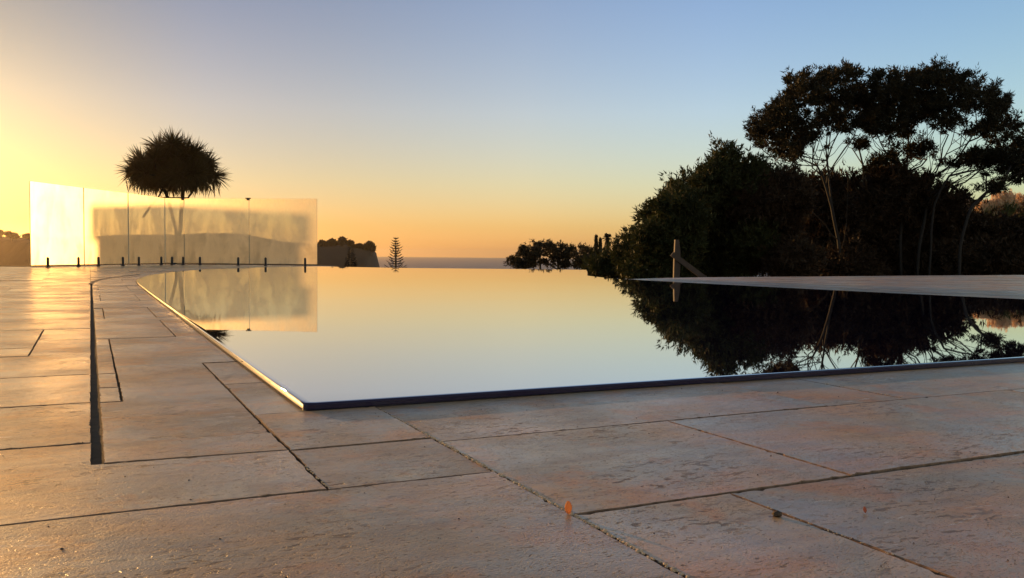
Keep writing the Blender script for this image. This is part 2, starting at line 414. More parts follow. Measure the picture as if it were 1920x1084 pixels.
# in front of the water
lay(0, .709, .866, [.178, .330]); lay(0, .866, 1.073, [.178, .330])
lay(0, .568, .848, [.330, .622, 1.24, 1.70, 2.3, 2.9, 3.5, 4.2])
lay(0, .848, 1.10, [.330, .884, 1.032, 1.58, 2.0, 2.6, 3.1, 3.8, 4.2])
lay(0, .27, .568, [.330, .481, 1.0, 1.5, 2.1, 2.7, 3.3, 4.2]); lay(0, -.1, .27, [.330, .8, 1.4, 2.2, 3.1, 4.2]); lay(0, -3, -.1, [.330, 1.8, 4.2])
rows(4.2, 30, [-3, -.1, .27, .568, .848, 1.10], .5, .9)
ysR = [1.10]
while ysR[-1] < 14: ysR.append(ysR[-1] + .3)
rows(3.5, 30, ysR, .5, .9)

def unspin(x, y_): return (x * cT + y_ * sT, -x * sT + y_ * cT)
tv = [(*unspin(*to_world((p[0], p[1]))), p[2]) for p in tv]
me = bpy.data.meshes.new('pool_deck'); me.from_pydata(tv, [], tf); me.polygons.foreach_set('material_index', tm)
a = me.attributes.new('tone', 'FLOAT', 'FACE')
if len(me.polygons) == len(tt): a.data.foreach_set('value', tt)
deck = link('pool_deck', me, [STONE, EDGEM]); deck.rotation_euler = (0, 0, TH)
tag(deck, 'pinkish travertine paving around the pool', None, None, 'structure')
# bedding below the slabs
bm = MB()
for r in (REG1, REG2a, REG2b, REG3):
    r = ccw(r); n = len(r)
    bm.add([(x, y_, -.0035) for x, y_ in r] + [(x, y_, -.6) for x, y_ in r],
           [tuple(range(n))] + [(i, n + i, n + (i + 1) % n, (i + 1) % n) for i in range(n)])
tag(bm.build('deck_bedding', GROUT), 'dark grout bed under the paving', None, None, 'structure')

# ------------------------------------------------------------------ the pool
def catmull(P, k=8):
    out = []
    for i in range(len(P) - 1):
        p0, p1, p2, p3 = P[max(i - 1, 0)], P[i], P[i + 1], P[min(i + 2, len(P) - 1)]
        for s in range(k):
            t = s / k
            out.append(tuple(.5 * ((2 * p1[j]) + (-p0[j] + p2[j]) * t + (2 * p0[j] - 5 * p1[j] + 4 * p2[j] - p3[j]) * t * t + (-p0[j] + 3 * p1[j] - 3 * p2[j] + p3[j]) * t ** 3) for j in (0, 1)))
    out.append(P[-1]); return out
tw = to_world
left_edge = catmull([tw((.2400, 1.086)), tw((.2395, 1.42)), tw((.2395, 2.3)), tw((.2410, 3.3)), tw((.2430, 4.4)), tw((.2480, 5.3)), ground(256, 530), ground(258, 526), ground(275, 519.6), ground(300, 515), ground(345, 509.8), ground(400, 506), ground(500, 502.6), ground(600, 501)], 8)
far_edge = [ground(760, 502.6, .009), ground(920, 504, .009), ground(1101, 506, .009), ground(1101.5, 509, .009), ground(1102, 513, .009), ground(1103, 517, .009), ground(1130, 520.3, .009), ground(1160, 523, .009)]
right_edge = [ground(1181, 524.3, .009), ground(1240, 527.5, .009), ground(1350, 533.2, .009), ground(1500, 541, .009), ground(1700, 550.8, .009), ground(1920, 561, .009), tw((4.10, 2.0)), tw((4.10, 1.30)), tw((4.095, 1.07))]
near_edge = [tw((3.6, 1.064)), tw((2.4, 1.065)), tw((1.61, 1.0665)), tw((1.1, 1.070)), tw((.7, 1.0725)), tw((.42, 1.074)), tw((.30, 1.0745)), tw((.254, 1.0755)), tw((.2435, 1.079))]
OUT = left_edge + far_edge + right_edge + near_edge
OUTW = ccw(OUT)
def offset(P, d):
    "inwards offset of a ccw outline"
    n = len(P); o = []
    for i in range(n):
        a, b, c = Vector(P[i - 1]), Vector(P[i]), Vector(P[(i + 1) % n])
        n1 = Vector((-(b - a).y, (b - a).x)).normalized(); n2 = Vector((-(c - b).y, (c - b).x)).normalized()
        m = (n1 + n2).normalized(); k = min(1 / max(m.dot(n1), .4), 1.6); o.append(tuple(b + m * d * k))
    return o
WZ = .0092
prof = [(.0, -.002), (.0, .0070), (.0005, .0080), (.0014, .0087), (.0035, .0091), (.0095, WZ)]
V = []; Fc = []; n = len(OUTW)
for d, z in prof:
    V += [(x, y_, z) for x, y_ in offset(OUTW, d)]
for q in range(len(prof) - 1):
    for i in range(n):
        j = (i + 1) % n; Fc.append((q * n + i, q * n + j, (q + 1) * n + j, (q + 1) * n + i))
Fc.append(tuple(range((len(prof) - 1) * n, len(prof) * n)))
pool = pyobj('pool_water', V, Fc, WATER, None, False)
for k_, p_ in enumerate(pool.data.polygons): p_.use_smooth = n <= k_ < n * (len(prof) - 1)
tag(pool, 'still mirror-like dark water of the infinity pool', None, None, 'structure')
# overflow gap round the pool and the pool shell seen from outside
V = []
for d, z in ((-.0035, .0012), (.0, .0012), (.003, -.004)): V += [(x, y_, z) for x, y_ in offset(OUTW, d)]
Fc = [(q * n + i, q * n + (i + 1) % n, (q + 1) * n + (i + 1) % n, (q + 1) * n + i) for q in range(2) for i in range(n)]
gap = pyobj('overflow_channel', V, Fc, SLOTM); tag(gap, 'thin dark overflow gap around the pool edge', None, None, 'structure')
V = [(x, y_, -.012) for x, y_ in offset(OUTW, .004)] + [(x, y_, -2.5) for x, y_ in offset(OUTW, .004)]
Fc = [(i, n + i, n + (i + 1) % n, (i + 1) % n) for i in range(n)]
tag(pyobj('pool_shell', V, Fc, GROUT), 'outer wall of the infinity pool', None, None, 'structure')
# slots that continue round the bend and along the far coping
def strip(P, wd, z, name, label):
    V = []; Fc = []
    for i, p in enumerate(P):
        a, b = Vector(P[max(i - 1, 0)]), Vector(P[min(i + 1, len(P) - 1)]); t = (b - a).normalized(); nn = Vector((-t.y, t.x)) * wd / 2
        V += [(p[0] + nn.x, p[1] + nn.y, z), (p[0] - nn.x, p[1] - nn.y, z)]
    for i in range(len(P) - 1): Fc.append((2 * i, 2 * i + 1, 2 * i + 3, 2 * i + 2))
    tag(pyobj(name, V, Fc, SLOTM), label, None, None, 'structure')
bend = catmull([to_world((.0042, YM - .05)), ground(169.6, 533.5), ground(173, 530), ground(180, 526.8), ground(196, 523), ground(222, 519.2), ground(262, 514.8)], 6)
strip(bend, .022, .002, 'bent_drain_slot', 'dark drain slot bending behind the pool')
strip([ground(1215, 524.6), ground(1300, 528), ground(1480, 537.2), ground(1627, 545), ground(1920, 556), to_world((4.22, 2.0)), to_world((4.22, 1.0))], .022, .002, 'far_drain_slot', 'dark drain slot along the far coping')

# ------------------------------------------------------------------ glass fence
def glass_panel(p0, p1, top, label, spigs, clip_at=None, outer=1):
    p0 = Vector(p0); p1 = Vector(p1); d = (p1 - p0); L = d.length; ang = math.atan2(d.y, d.x)
    root = empty('glass_panel', (p0.x, p0.y, 0), ang)
    tag(root, label, 'glass fence panel', 'frameless glass fence panels')
    z0, th = .028, .010; g = .004
    v = [(x, y_, z) for z in (z0, top) for y_ in (-th / 2, th / 2) for x in (g, L - g)]
    f = [(0, 1, 5, 4), (2, 6, 7, 3), (0, 2, 3, 1), (4, 5, 7, 6), (0, 4, 6, 2), (1, 3, 7, 5)]
    me = bpy.data.meshes.new('glass'); me.from_pydata(v, [], f)
    o = link('glass', me, [DEWY, CLEAR, EDGE], root)
    idx = [1, 0] if outer > 0 else [0, 1]
    for i, p in enumerate(me.polygons): p.material_index = idx[i] if i < 2 else 2
    for s in spigs:
        mb = MB(); mb.lathe([(.025, 0), (.025, .006), (.022, .008), (.016, .009), (.016, .100), (.014, .110), (.008, .116), (.002, .118)], (s * L, 0, 0), 16)
        mb.build('spigot', METAL, root, True)
    if clip_at is not None:
        mb = MB(); mb.box((L * clip_at, 0, top + .003), (.075, .022, .012)); mb.box((L * clip_at, 0, top - .014), (.035, .024, .022)); mb.build('top_clip', METAL, root)
    return root
# left run goes away from the camera, right run runs across
A0 = at(55, 340, 9.35); B0 = at(156.5, 353, 10.3); B1 = at(240, 363, 11.2); B2 = at(309, 372, 12.2)
xy = lambda p: (p[0], p[1])
glass_panel(xy(A0), xy(B0), 0.948, 'leftmost fence panel, wholly lit white by the sun', (.30, .88), outer=1)
glass_panel(xy(B0), xy(B1), 0.948, 'second fence panel from the left, half golden and half shaded', (.30, .86), outer=1)
glass_panel(xy(B1), xy(B2), 0.948, 'third fence panel from the left, under the left side of the spiky tree', (.26, .88), outer=1)
C1 = at(345, 373, 12.22); C2 = at(467, 373, 12.11); C3 = at(595, 373, 12.0)
glass_panel(xy(B2), xy(C1), 0.948, 'narrow fence panel at the corner below the tree crown', (.35, .93), .93, 1)
glass_panel(xy(C1), xy(C2), 0.948, 'wide fence panel between the narrow corner panel and the last panel', (.24, .83), .985, 1)
glass_panel(xy(C2), xy(C3), 0.948, 'rightmost fence panel, its free edge ending above the pool', (.24, .82), None, 1)

# flat-roofed pavilion left of the view: its shadow falls on the fence
ps = Vector((math.sin(SUN_AZ), math.cos(SUN_AZ), 0)); pq = Vector((math.cos(SUN_AZ), -math.sin(SUN_AZ), 0))
pav = empty('garden_pavilion', tuple(ps * 38.1 + pq * 4.155), -SUN_AZ)
tag(pav, 'flat roofed garden pavilion standing beyond the glass fence at the left', 'pavilion')
WALLM = simple('pavilion_wall', (.30, .26, .22), .8, scale=2, bump=.004)
mb = MB(); mb.box((0, 0, -1.7), (2.62, 2.1, 8.8)); mb.build('wall', WALLM, pav)
mb = MB(); mb.box((0, 0, 2.88), (2.79, 2.2, .24)); mb.build('roof', METAL, pav)
mb = MB(); mb.box((.3, -1.06, -3), (.85, .06, 2.1)); mb.build('door', WOOD, pav)

# ------------------------------------------------------------------ trees
def leaves(centers, normals, L, Wd, up=.35, spread=.8, per=6, nseed=1):
    "sprays of narrow leaves: per leaf triangles about every centre"
    n = len(centers); c = np.repeat(centers, per, axis=0); d = np.repeat(normals, per, axis=0) + rng.normal(0, spread, (n * per, 3)); d[:, 2] += up
    d /= np.linalg.norm(d, axis=1)[:, None] + 1e-9
    s = np.cross(d, rng.normal(0, 1, (n * per, 3))); s /= np.linalg.norm(s, axis=1)[:, None] + 1e-9
    l = L * rng.uniform(.55, 1.25, (n * per, 1)); wv = Wd * rng.uniform(.7, 1.3, (n * per, 1))
    c = c + rng.normal(0, L * .25, c.shape)
    T = np.stack([c - s * wv * .5, c + s * wv * .5, c + d * l], axis=1).reshape(-1, 3)
    tone = np.repeat(rng.uniform(0, 1, n), per)
    return T, tone
def lump_noise(p, k, ph):
    return (np.sin(p[:, 0] * k + ph) * np.sin(p[:, 1] * k * 1.1 + 1.7 * ph) + np.sin(p[:, 2] * k * 1.3 + ph * .6) * np.sin(p[:, 0] * k * .7 + 2.3 * ph)
            + .6 * np.sin(p[:, 0] * k * 2.3 + p[:, 2] * k * 1.9 + ph) )
def clump_points(c, r, n, shell=.55, gap=-.9, k=6.0):
    d = rng.normal(0, 1, (n, 3)); d /= np.linalg.norm(d, axis=1)[:, None]
    rad = rng.uniform(shell ** 3, 1, (n, 1)) ** (1 / 3) if shell > 0 else rng.uniform(0, 1, (n, 1)) ** (1 / 3)
    wob = 1 + .16 * lump_noise(d * 2.4 + c, 2.2, c[0] * 3.1)[:, None]
    p = c + d * rad * r * wob
    keep = lump_noise(p, k, 1.3) > gap
    return p[keep], d[keep]
class Skeleton:
    def __init__(s): s.p = []; s.par = []
    def path(s, pts, parent=-1):
        for q in pts: s.p.append(np.array(q, float)); s.par.append(parent); parent = len(s.p) - 1
        return parent
    def grow(s, tgt, step=.5, wig=.06, lift=.18):
        P = np.array(s.p); d = tgt - P; L = np.linalg.norm(d, axis=1)
        cost = L * (1 + 1.6 * np.clip(-(d[:, 2] / (L + 1e-6)) + .15, 0, 2))
        # prefer continuing outwards from the parent segment
        for i in range(len(P)):
            if s.par[i] >= 0:
                q = P[i] - P[s.par[i]]; c = q @ d[i] / (np.linalg.norm(q) * L[i] + 1e-6); cost[i] *= 1 + .5 * max(0, .6 - c)
        i = int(cost.argmin()); a = P[i]; n = max(2, int(L[i] / step)); pts = []
        for k in range(1, n + 1):
            t = k / n; q = a + (tgt - a) * t; q[2] -= lift * L[i] * t * (1 - t) * 1.2
            if k < n: q = q + rng.normal(0, wig * L[i] / n, 3)
            pts.append(q)
        return s.path(pts, i)
    def mesh(s, name, mat, parent, r0=.011, rmax=.2, power=.46, sides=6):
        n = len(s.p); cnt = [0] * n; kids = [[] for _ in range(n)]
        for i in range(n):
            if s.par[i] >= 0: kids[s.par[i]].append(i)
        for i in range(n - 1, -1, -1):
            if not kids[i]: cnt[i] += 1
            if s.par[i] >= 0: cnt[s.par[i]] += cnt[i]
        rad = [min(rmax, r0 * c ** power) for c in cnt]
        mb = MB()
        done = [False] * n
        for i in range(n):
            if s.par[i] < 0 or max(kids[s.par[i]], key=lambda k: cnt[k]) != i:
                chain = ([s.par[i]] if s.par[i] >= 0 else []) + [i]
                while kids[chain[-1]]: chain.append(max(kids[chain[-1]], key=lambda k: cnt[k]))
                if len(chain) > 1:
                    rr = [rad[c] for c in chain]
                    if s.par[i] >= 0: rr[0] = min(rr[0], rr[1] * 1.1)
                    mb.tube([s.p[c] for c in chain], rr, 5 if rr[0] < .04 else sides, cap=False)
        return mb.build(name, mat, parent, True)

def inside(P, x, y_):
    r = np.zeros(len(x), bool); n = len(P)
    for i in range(n):
        (x0, y0), (x1, y1) = P[i], P[(i + 1) % n]
        if y0 != y1:
            c = ((y0 > y_) != (y1 > y_)) & (x < (x1 - x0) * (y_ - y0) / (y1 - y0) + x0); r ^= c
    return r
def crown_region(P, D, dens, depth, k, gap):
    "points through a crown whose outline has the given corners (pixels at distance D), with real depth"
    P = [tuple(p) for p in P]; xs = [p[0] for p in P]; ys = [p[1] for p in P]; m = D / F
    n = int((max(xs) - min(xs)) * (max(ys) - min(ys)) * m * m * dens)
    x = rng.uniform(min(xs) - 8, max(xs) + 8, n); y_ = rng.uniform(min(ys) - 8, max(ys) + 8, n)
    wx = 4 * np.sin(y_ / 6.1 + x / 9.7) + 4 * np.sin(y_ / 2.9 - x / 4.1 + 1); wy = 3 * np.sin(x / 5.3 + y_ / 8.9 + 2) + 3.5 * np.sin(x / 2.7 - y_ / 3.7)
    k_ = inside(P, x + wx + rng.normal(0, 2.5, n), y_ + wy - 6 + rng.normal(0, 2.0, n)); x, y_ = x[k_], y_[k_]
    cx_, cy_ = np.mean(xs), np.mean(ys); rx_, ry_ = (max(xs) - min(xs)) / 2, (max(ys) - min(ys)) / 2
    q = np.clip(1 - ((x - cx_) / rx_ / 1.1) ** 2, .12, 1) ** .5
    dy = rng.uniform(-1, 1, len(x)) * depth * q
    p0 = np.stack([at(a_, b_, D) for a_, b_ in zip(x, y_)]); p0 = p0 * ((D + dy) / D)[:, None] + np.array((0, 0, EYE)) * (1 - (D + dy) / D)[:, None]
    g_ = lump_noise(p0, k, 1.3) + .7 * lump_noise(p0, k * 2.3, 4.1)
    keep = g_ > gap; p0 = p0[keep]; x, y_ = x[keep], y_[keep]
    d = np.stack([(x - cx_) / rx_, np.zeros(len(x)), (cy_ - y_) / ry_], 1) + rng.normal(0, .4, (len(x), 3)); d /= np.linalg.norm(d, axis=1)[:, None] + 1e-6
    return p0, d
def tree(name, label, cat, D, trunks, clumps, leaf, group=None, regions=(), fan=None, dens=1500, L=.11, Wd=.032, depth=1.0, twigs=7, bark=None, r0=.0075, rmax=.075,
         gap=-1.15, shell=.0, up=.35, per=6, ground_drop=1.5, spread=.8, k=5.0, power=.42, fat=1.12, ref=22.0, tuft=.055, fringe=1.08):
    """trunks: pixel polylines (first starts at the foot); clumps: (x, y, rx, ry[, density]) in photo pixels at distance D."""
    q_ = D / ref; L *= q_; Wd *= q_; dens /= q_ ** 2; k /= q_; depth *= q_; r0 *= q_; rmax *= q_; ground_drop *= q_
    m = D / F
    base = at(trunks[0][0][0], trunks[0][0][1], D); base[2] -= ground_drop
    root = empty(name, tuple(base)); tag(root, label, cat, group)
    sk = Skeleton(); first = None
    for ti, t in enumerate(trunks):
        pts = [at(x, y_, D) for x, y_ in t]; dz = 0
        dense = []
        for a_, b_ in zip(pts[:-1], pts[1:]):
            kk = max(1, int(np.linalg.norm(b_ - a_) / .35))
            dense += [a_ + (b_ - a_) * s / kk + (rng.normal(0, .012, 3) if s else 0) for s in range(kk)]
        dense.append(pts[-1])
        off = np.array((0, rng.uniform(-.5, .5) * depth * (ti > 0), 0))
        if ti == 0: dense = [np.array(base)] + dense; sk.path(dense)
        else:
            P = np.array(sk.p); i = int(np.linalg.norm(P - dense[0], axis=1).argmin())
            nD = len(dense)
            sk.path([q + off * (s + 1) / nD for s, q in enumerate(dense[1:])], i)
    for fx, fy in (fan[1] if fan else ()):
        P = np.array(sk.p); a_ = at(fan[0][0], fan[0][1], D); i = int(np.argsort(np.linalg.norm(P - a_, axis=1))[min(len(P) - 1, rng.integers(0, 7))]); a_ = P[i]
        b_ = at(fx, fy, D) + np.array((0, rng.uniform(-1, 1) * depth, 0)); nS = max(4, int(np.linalg.norm(b_ - a_) / .5)); bow = rng.uniform(.05, .16) * np.linalg.norm(b_ - a_); pts = []; sway = rng.normal(0, .13, 3) * np.linalg.norm(b_ - a_) * np.array((1, 1, .4))
        for q in range(1, nS + 1):
            t_ = q / nS; p = a_ + (b_ - a_) * t_; p[0] += (b_ - a_)[0] * .25 * math.sin(math.pi * t_) * (1 if rng.random() < .9 else .4); p[2] -= bow * math.sin(math.pi * t_) * .5
            p += sway * math.sin(2 * math.pi * t_) * .5; pts.append(p + rng.normal(0, .025, 3))
        sk.path(pts, i)
    if cat == 'bush' and ref == 20.0: clumps = [(c[0], c[1] + (9 if c[1] < 400 else 3), c[2] * .93, c[3] * .93, *c[4:]) for c in clumps]
    CP, CN = [], []
    order = sorted(clumps, key=lambda c: np.linalg.norm(at(c[0], c[1], D) - sk.p[-1]))
    for c in order:
        x, y_, rx, ry = c[:4]; de = c[4] if len(c) > 4 else 1.0
        gr = fat; r3 = np.array((rx * m * gr, (rx + ry) * .5 * m * 1.2 * depth, ry * m * gr))
        cen = at(x, y_, D) + np.array((0, rng.uniform(-1, 1) * depth, 0))
        if twigs:
            sk.grow(cen - np.array((0, 0, r3[2] * .3)))
            for _ in range(twigs):
                d = rng.normal(0, 1, 3); d /= np.linalg.norm(d); d[2] = d[2] * .6 + .15
                sk.grow(cen + d * r3 * .85, step=.35)
        area = math.pi * r3[0] * r3[2]
        p, d = clump_points(cen, r3 * fringe, int(dens * area * de * .10), .75, gap, k); CP.append(p); CN.append(d * .6)
        p, d = clump_points(cen, r3, max(20, int(dens * area * de)), shell, gap, k)
        CP.append(p); CN.append(d)
    for reg in regions:
        P_, de_, gp_ = reg
        p, d = crown_region(P_, D, 2100 * de_ / q_ ** 2, .8 + depth * 1.1, 2.6 / q_, gp_)
        CP.append(p); CN.append(d)
        for q in p[rng.choice(len(p), min(len(p), int(26 * max(.6, de_))), replace=False)]: sk.grow(q, step=.4)
    CP, CN = np.concatenate(CP), np.concatenate(CN)
    if tuft:
        sel = rng.choice(len(CP), max(4, len(CP) // 11), replace=False); cc, cn = np.repeat(CP[sel], 11, axis=0), np.repeat(CN[sel], 11, axis=0)
        sz = np.repeat(rng.uniform(.5, 1.35, (len(sel), 1)), 11, axis=0) * tuft * q_; j_ = rng.normal(0, 1, cc.shape); up_ = np.abs(rng.normal(0, .8, (len(cc), 1)))
        CP = cc + j_ * sz * np.array((1, 1, .6)) + (cn * .5 + np.array((0, 0, .9))) * up_ * sz * 1.3; CN = cn * .5 + j_ * .35
    T, tone = leaves(CP, CN, L, Wd, up, spread, per)
    root_inv = np.array(base)
    sk.p = [q - root_inv for q in sk.p]
    sk.mesh('trunk', bark or BARK, root, r0, rmax, power)
    npobj('crown', T - root_inv, 3, leaf, root, attr=tone)
    return root

DK = 31.0
tree('kanuka_tree', 'tall tree with layered crown, leftmost of the tall trees behind the pool', 'tree', DK,
     [[(1580, 520), (1572, 450), (1560, 390), (1542, 330), (1524, 290), (1522, 240)], [(1560, 390), (1556, 320), (1554, 280), (1558, 230), (1562, 190)],
      [(1542, 330), (1510, 300), (1480, 288)], [(1572, 460), (1545, 420), (1505, 385), (1476, 350), (1462, 318)], [(1576, 480), (1592, 420), (1598, 370), (1602, 330)], [(1554, 290), (1572, 255), (1592, 205)]],
     [(1583, 234, 16, 10), (1578, 247, 9, 6), (1420, 255, 14, 9)],
     LEAF_K, 'tall kanuka trees behind the pool',
     [([(1402, 240), (1412, 222), (1432, 208), (1448, 195), (1462, 185), (1474, 170), (1482, 140), (1489, 134), (1495, 148), (1512, 133), (1530, 142), (1545, 126), (1558, 128), (1572, 117), (1587, 119), (1600, 130), (1608, 150),
        (1607, 172), (1602, 190), (1585, 200), (1572, 215), (1556, 222), (1540, 232), (1530, 246), (1515, 260), (1508, 275), (1505, 290), (1490, 297), (1470, 292), (1455, 282), (1442, 270), (1425, 268), (1408, 260)], 1.0, -1.25),
      ([(1480, 285), (1520, 250), (1560, 215), (1600, 190), (1590, 225), (1560, 260), (1530, 290)], .09, -.1)], fan=((1545, 328), [(1430, 258), (1452, 268), (1480, 262), (1498, 238), (1515, 225), (1533, 205), (1556, 195), (1575, 200), (1592, 205), (1602, 222), (1470, 285), (1442, 280), (1468, 250), (1508, 250), (1545, 235), (1585, 235)]))
tree('kanuka_tree', 'broad flat topped tall tree, second of the tall trees behind the pool', 'tree', DK + .8,
     [[(1690, 520), (1688, 450), (1693, 380), (1697, 325), (1680, 290), (1668, 245), (1640, 225)], [(1697, 325), (1702, 280), (1700, 230)], [(1697, 325), (1725, 300), (1755, 283)],
      [(1690, 470), (1664, 420), (1652, 370), (1640, 335)], [(1690, 320), (1665, 290), (1640, 260), (1634, 238)]],
     [(1715, 284, 22, 6, .7), (1660, 296, 16, 7, .6), (1740, 282, 14, 5, .6), (1690, 270, 12, 6, .5)],
     LEAF_K, 'tall kanuka trees behind the pool',
     [([(1602, 212), (1600, 190), (1606, 165), (1620, 150), (1638, 137), (1665, 131), (1690, 136), (1715, 133), (1738, 128), (1745, 150), (1748, 180), (1745, 205), (1735, 222), (1712, 232), (1700, 250), (1680, 252),
        (1665, 238), (1640, 242), (1618, 240), (1606, 228)], 1.1, -1.3), ([(1650, 300), (1640, 240), (1740, 215), (1770, 290), (1700, 300)], .07, -.1)], fan=((1697, 322), [(1632, 236), (1652, 225), (1670, 232), (1690, 215), (1706, 225), (1726, 225), (1746, 235), (1768, 250), (1640, 262), (1660, 250), (1682, 245), (1715, 240), (1735, 262)]))
tree('kanuka_tree', 'tall tree reaching right with open sky between its stems', 'tree', DK + .2,
     [[(1720, 520), (1724, 460), (1736, 400), (1743, 355), (1745, 310), (1740, 270), (1738, 235)], [(1743, 350), (1764, 310), (1790, 270), (1802, 235)],
      [(1748, 345), (1772, 295), (1776, 245)], [(1722, 470), (1752, 420), (1780, 385), (1802, 350)], [(1790, 275), (1815, 250), (1845, 235)]],
     [(1822, 250, 20, 12), (1890, 190, 10, 5)],
     LEAF_K, 'tall kanuka trees behind the pool',
     [([(1738, 130), (1760, 124), (1770, 127), (1775, 138), (1800, 136), (1825, 138), (1845, 150), (1850, 163), (1868, 165), (1880, 180), (1897, 190), (1890, 200), (1872, 212), (1850, 214), (1838, 200), (1825, 197),
        (1812, 212), (1795, 228), (1770, 240), (1750, 236), (1740, 215)], 1.0, -1.25),
      ([(1845, 228), (1870, 208), (1905, 214), (1914, 235), (1900, 262), (1868, 270), (1846, 258)], .55, -.6), ([(1790, 215), (1850, 205), (1860, 235), (1830, 262), (1780, 262)], .08, -.1)], ground_drop=1.6, fan=((1745, 350), [(1738, 235), (1760, 220), (1785, 228), (1808, 215), (1832, 222), (1862, 232), (1888, 240), (1852, 262), (1900, 250), (1750, 260), (1795, 240), (1820, 240), (1872, 255), (1835, 272)]))
tree('kanuka_tree', 'low tree leaning right with one flat dark pad of foliage', 'tree', DK - .6,
     [[(1742, 520), (1746, 440), (1752, 385), (1764, 356), (1780, 330), (1800, 312)], [(1764, 356), (1800, 335), (1840, 322), (1868, 312)], [(1780, 330), (1812, 322), (1850, 315)]],
     [(1835, 297, 28, 9, 1.2), (1812, 303, 20, 8, 1.2), (1856, 300, 18, 7, 1.2), (1842, 306, 26, 6, 1.2), (1800, 306, 12, 5)],
     LEAF_K, 'tall kanuka trees behind the pool')
tree('kanuka_tree', 'wind bent tree leaning in at the right edge of the view', 'tree', DK - 2,
     [[(1800, 470), (1808, 430), (1822, 388), (1850, 360), (1885, 335), (1925, 318)], [(1850, 360), (1880, 350), (1930, 340)], [(1822, 388), (1845, 375), (1862, 360)], [(1885, 335), (1900, 310), (1912, 285)]],
     [(1908, 272, 20, 11), (1912, 300, 24, 14), (1890, 308, 14, 8), (1868, 352, 20, 6), (1850, 358, 14, 5), (1935, 290, 26, 26), (1884, 322, 10, 4, .5), (1940, 330, 26, 10)],
     LEAF_K, 'tall kanuka trees behind the pool')
tree('young_kanuka_tree', 'thin young tree with a few small tufts between the two tall crowns', 'tree', DK + 1.5,
     [[(1622, 520), (1622, 440), (1620, 345), (1618, 310), (1612, 285)], [(1618, 310), (1626, 285), (1622, 265)]],
     [(1598, 277, 12, 5), (1608, 273, 7, 4), (1622, 268, 10, 8, .15), (1622, 318, 10, 7, .8), (1640, 308, 12, 6, .6)],
     LEAF_K)

# dense bushes, near to far
def bush(label, D, foot, clumps, leaf, group='bushes below the tall trees', name='dense_bush', **k):
    kw = dict(dens=1500, L=.125, Wd=.040, twigs=3, gap=-1.6, shell=.5, depth=.9, up=.45, per=7, ref=20.0, tuft=.10, fringe=1.12)
    kw.update(k)
    return tree(name, label, 'bush', D, [foot], clumps, leaf, group, **kw)
bush('bushy evergreen nearest the pool edge, left end of the dark row', 26.0, [(1215, 560), (1215, 480), (1222, 420)],
     [(1214, 440, 24, 22), (1200, 468, 20, 20), (1238, 412, 24, 22), (1250, 388, 22, 20), (1230, 400, 16, 14), (1272, 372, 20, 16), (1274, 405, 30, 26), (1190, 498, 18, 20),
      (1222, 480, 30, 28), (1262, 450, 34, 32), (1182, 456, 10, 9), (1255, 500, 36, 28), (1205, 515, 32, 16), (1176, 474, 10, 12)], LEAF_B, shell=.3)
bush('tallest rounded evergreen bush behind the wooden post', 28.0, [(1330, 560), (1330, 450), (1330, 380)],
     [(1345, 300, 13, 14), (1328, 318, 18, 14), (1308, 336, 16, 16), (1365, 308, 20, 12), (1392, 314, 22, 13), (1286, 356, 18, 16), (1325, 352, 32, 24), (1362, 346, 34, 26),
      (1400, 345, 30, 24), (1425, 320, 18, 12), (1296, 395, 32, 28), (1338, 400, 40, 32), (1388, 395, 36, 30), (1304, 450, 38, 32), (1352, 455, 42, 34), (1400, 450, 36, 32), (1312, 505, 42, 28), (1372, 505, 44, 28)], LEAF_B, shell=.3)
bush('brownish olive bush under the leftmost tall crown', 27.5, [(1430, 560), (1430, 470), (1432, 400)],
     [(1400, 385, 26, 24), (1430, 365, 28, 24), (1460, 350, 24, 20), (1445, 400, 34, 28), (1480, 380, 24, 24), (1415, 430, 32, 30), (1460, 440, 34, 30), (1425, 485, 36, 34), (1470, 495, 36, 32), (1450, 325, 16, 12, .5)], LEAF_R, shell=.3)
bush('dark bush behind the trunk of the leftmost tall tree', 34.0, [(1540, 560), (1540, 480), (1540, 440)],
     [(1500, 365, 26, 22), (1530, 360, 28, 22), (1560, 352, 26, 20), (1590, 350, 24, 22), (1520, 400, 36, 30), (1565, 400, 36, 30), (1510, 450, 38, 34), (1560, 455, 40, 34), (1520, 505, 40, 30), (1575, 505, 40, 30), (1600, 410, 30, 30)], LEAF_R, depth=1.1)
bush('dark bush behind the trunks of the second and third tall trees', 33.0, [(1670, 560), (1670, 480), (1670, 440)],
     [(1625, 345, 22, 18), (1655, 335, 24, 18), (1680, 322, 20, 16), (1690, 350, 26, 20), (1640, 380, 34, 28), (1690, 390, 36, 30), (1735, 385, 30, 20), (1630, 440, 38, 34), (1680, 445, 40, 34),
      (1730, 435, 38, 30), (1640, 500, 42, 30), (1700, 500, 42, 30), (1750, 485, 38, 34)], LEAF_R, depth=1.1)
bush('low dark bush at the right end of the row below the pampas slope', 32.5, [(1830, 570), (1830, 500), (1830, 470)],
     [(1780, 415, 26, 20), (1790, 460, 38, 34), (1840, 440, 34, 26), (1880, 445, 34, 24), (1920, 440, 34, 26), (1830, 490, 44, 32), (1890, 490, 44, 32), (1950, 480, 44, 40), (1760, 395, 18, 14)], LEAF_R)
bush('small low bush at the step of the pool edge', 30.0, [(1140, 560), (1140, 510)],
     [(1138, 496, 18, 10), (1122, 502, 14, 10), (1160, 496, 12, 12), (1150, 510, 24, 12), (1125, 512, 20, 9), (1170, 505, 12, 14)], LEAF_B)

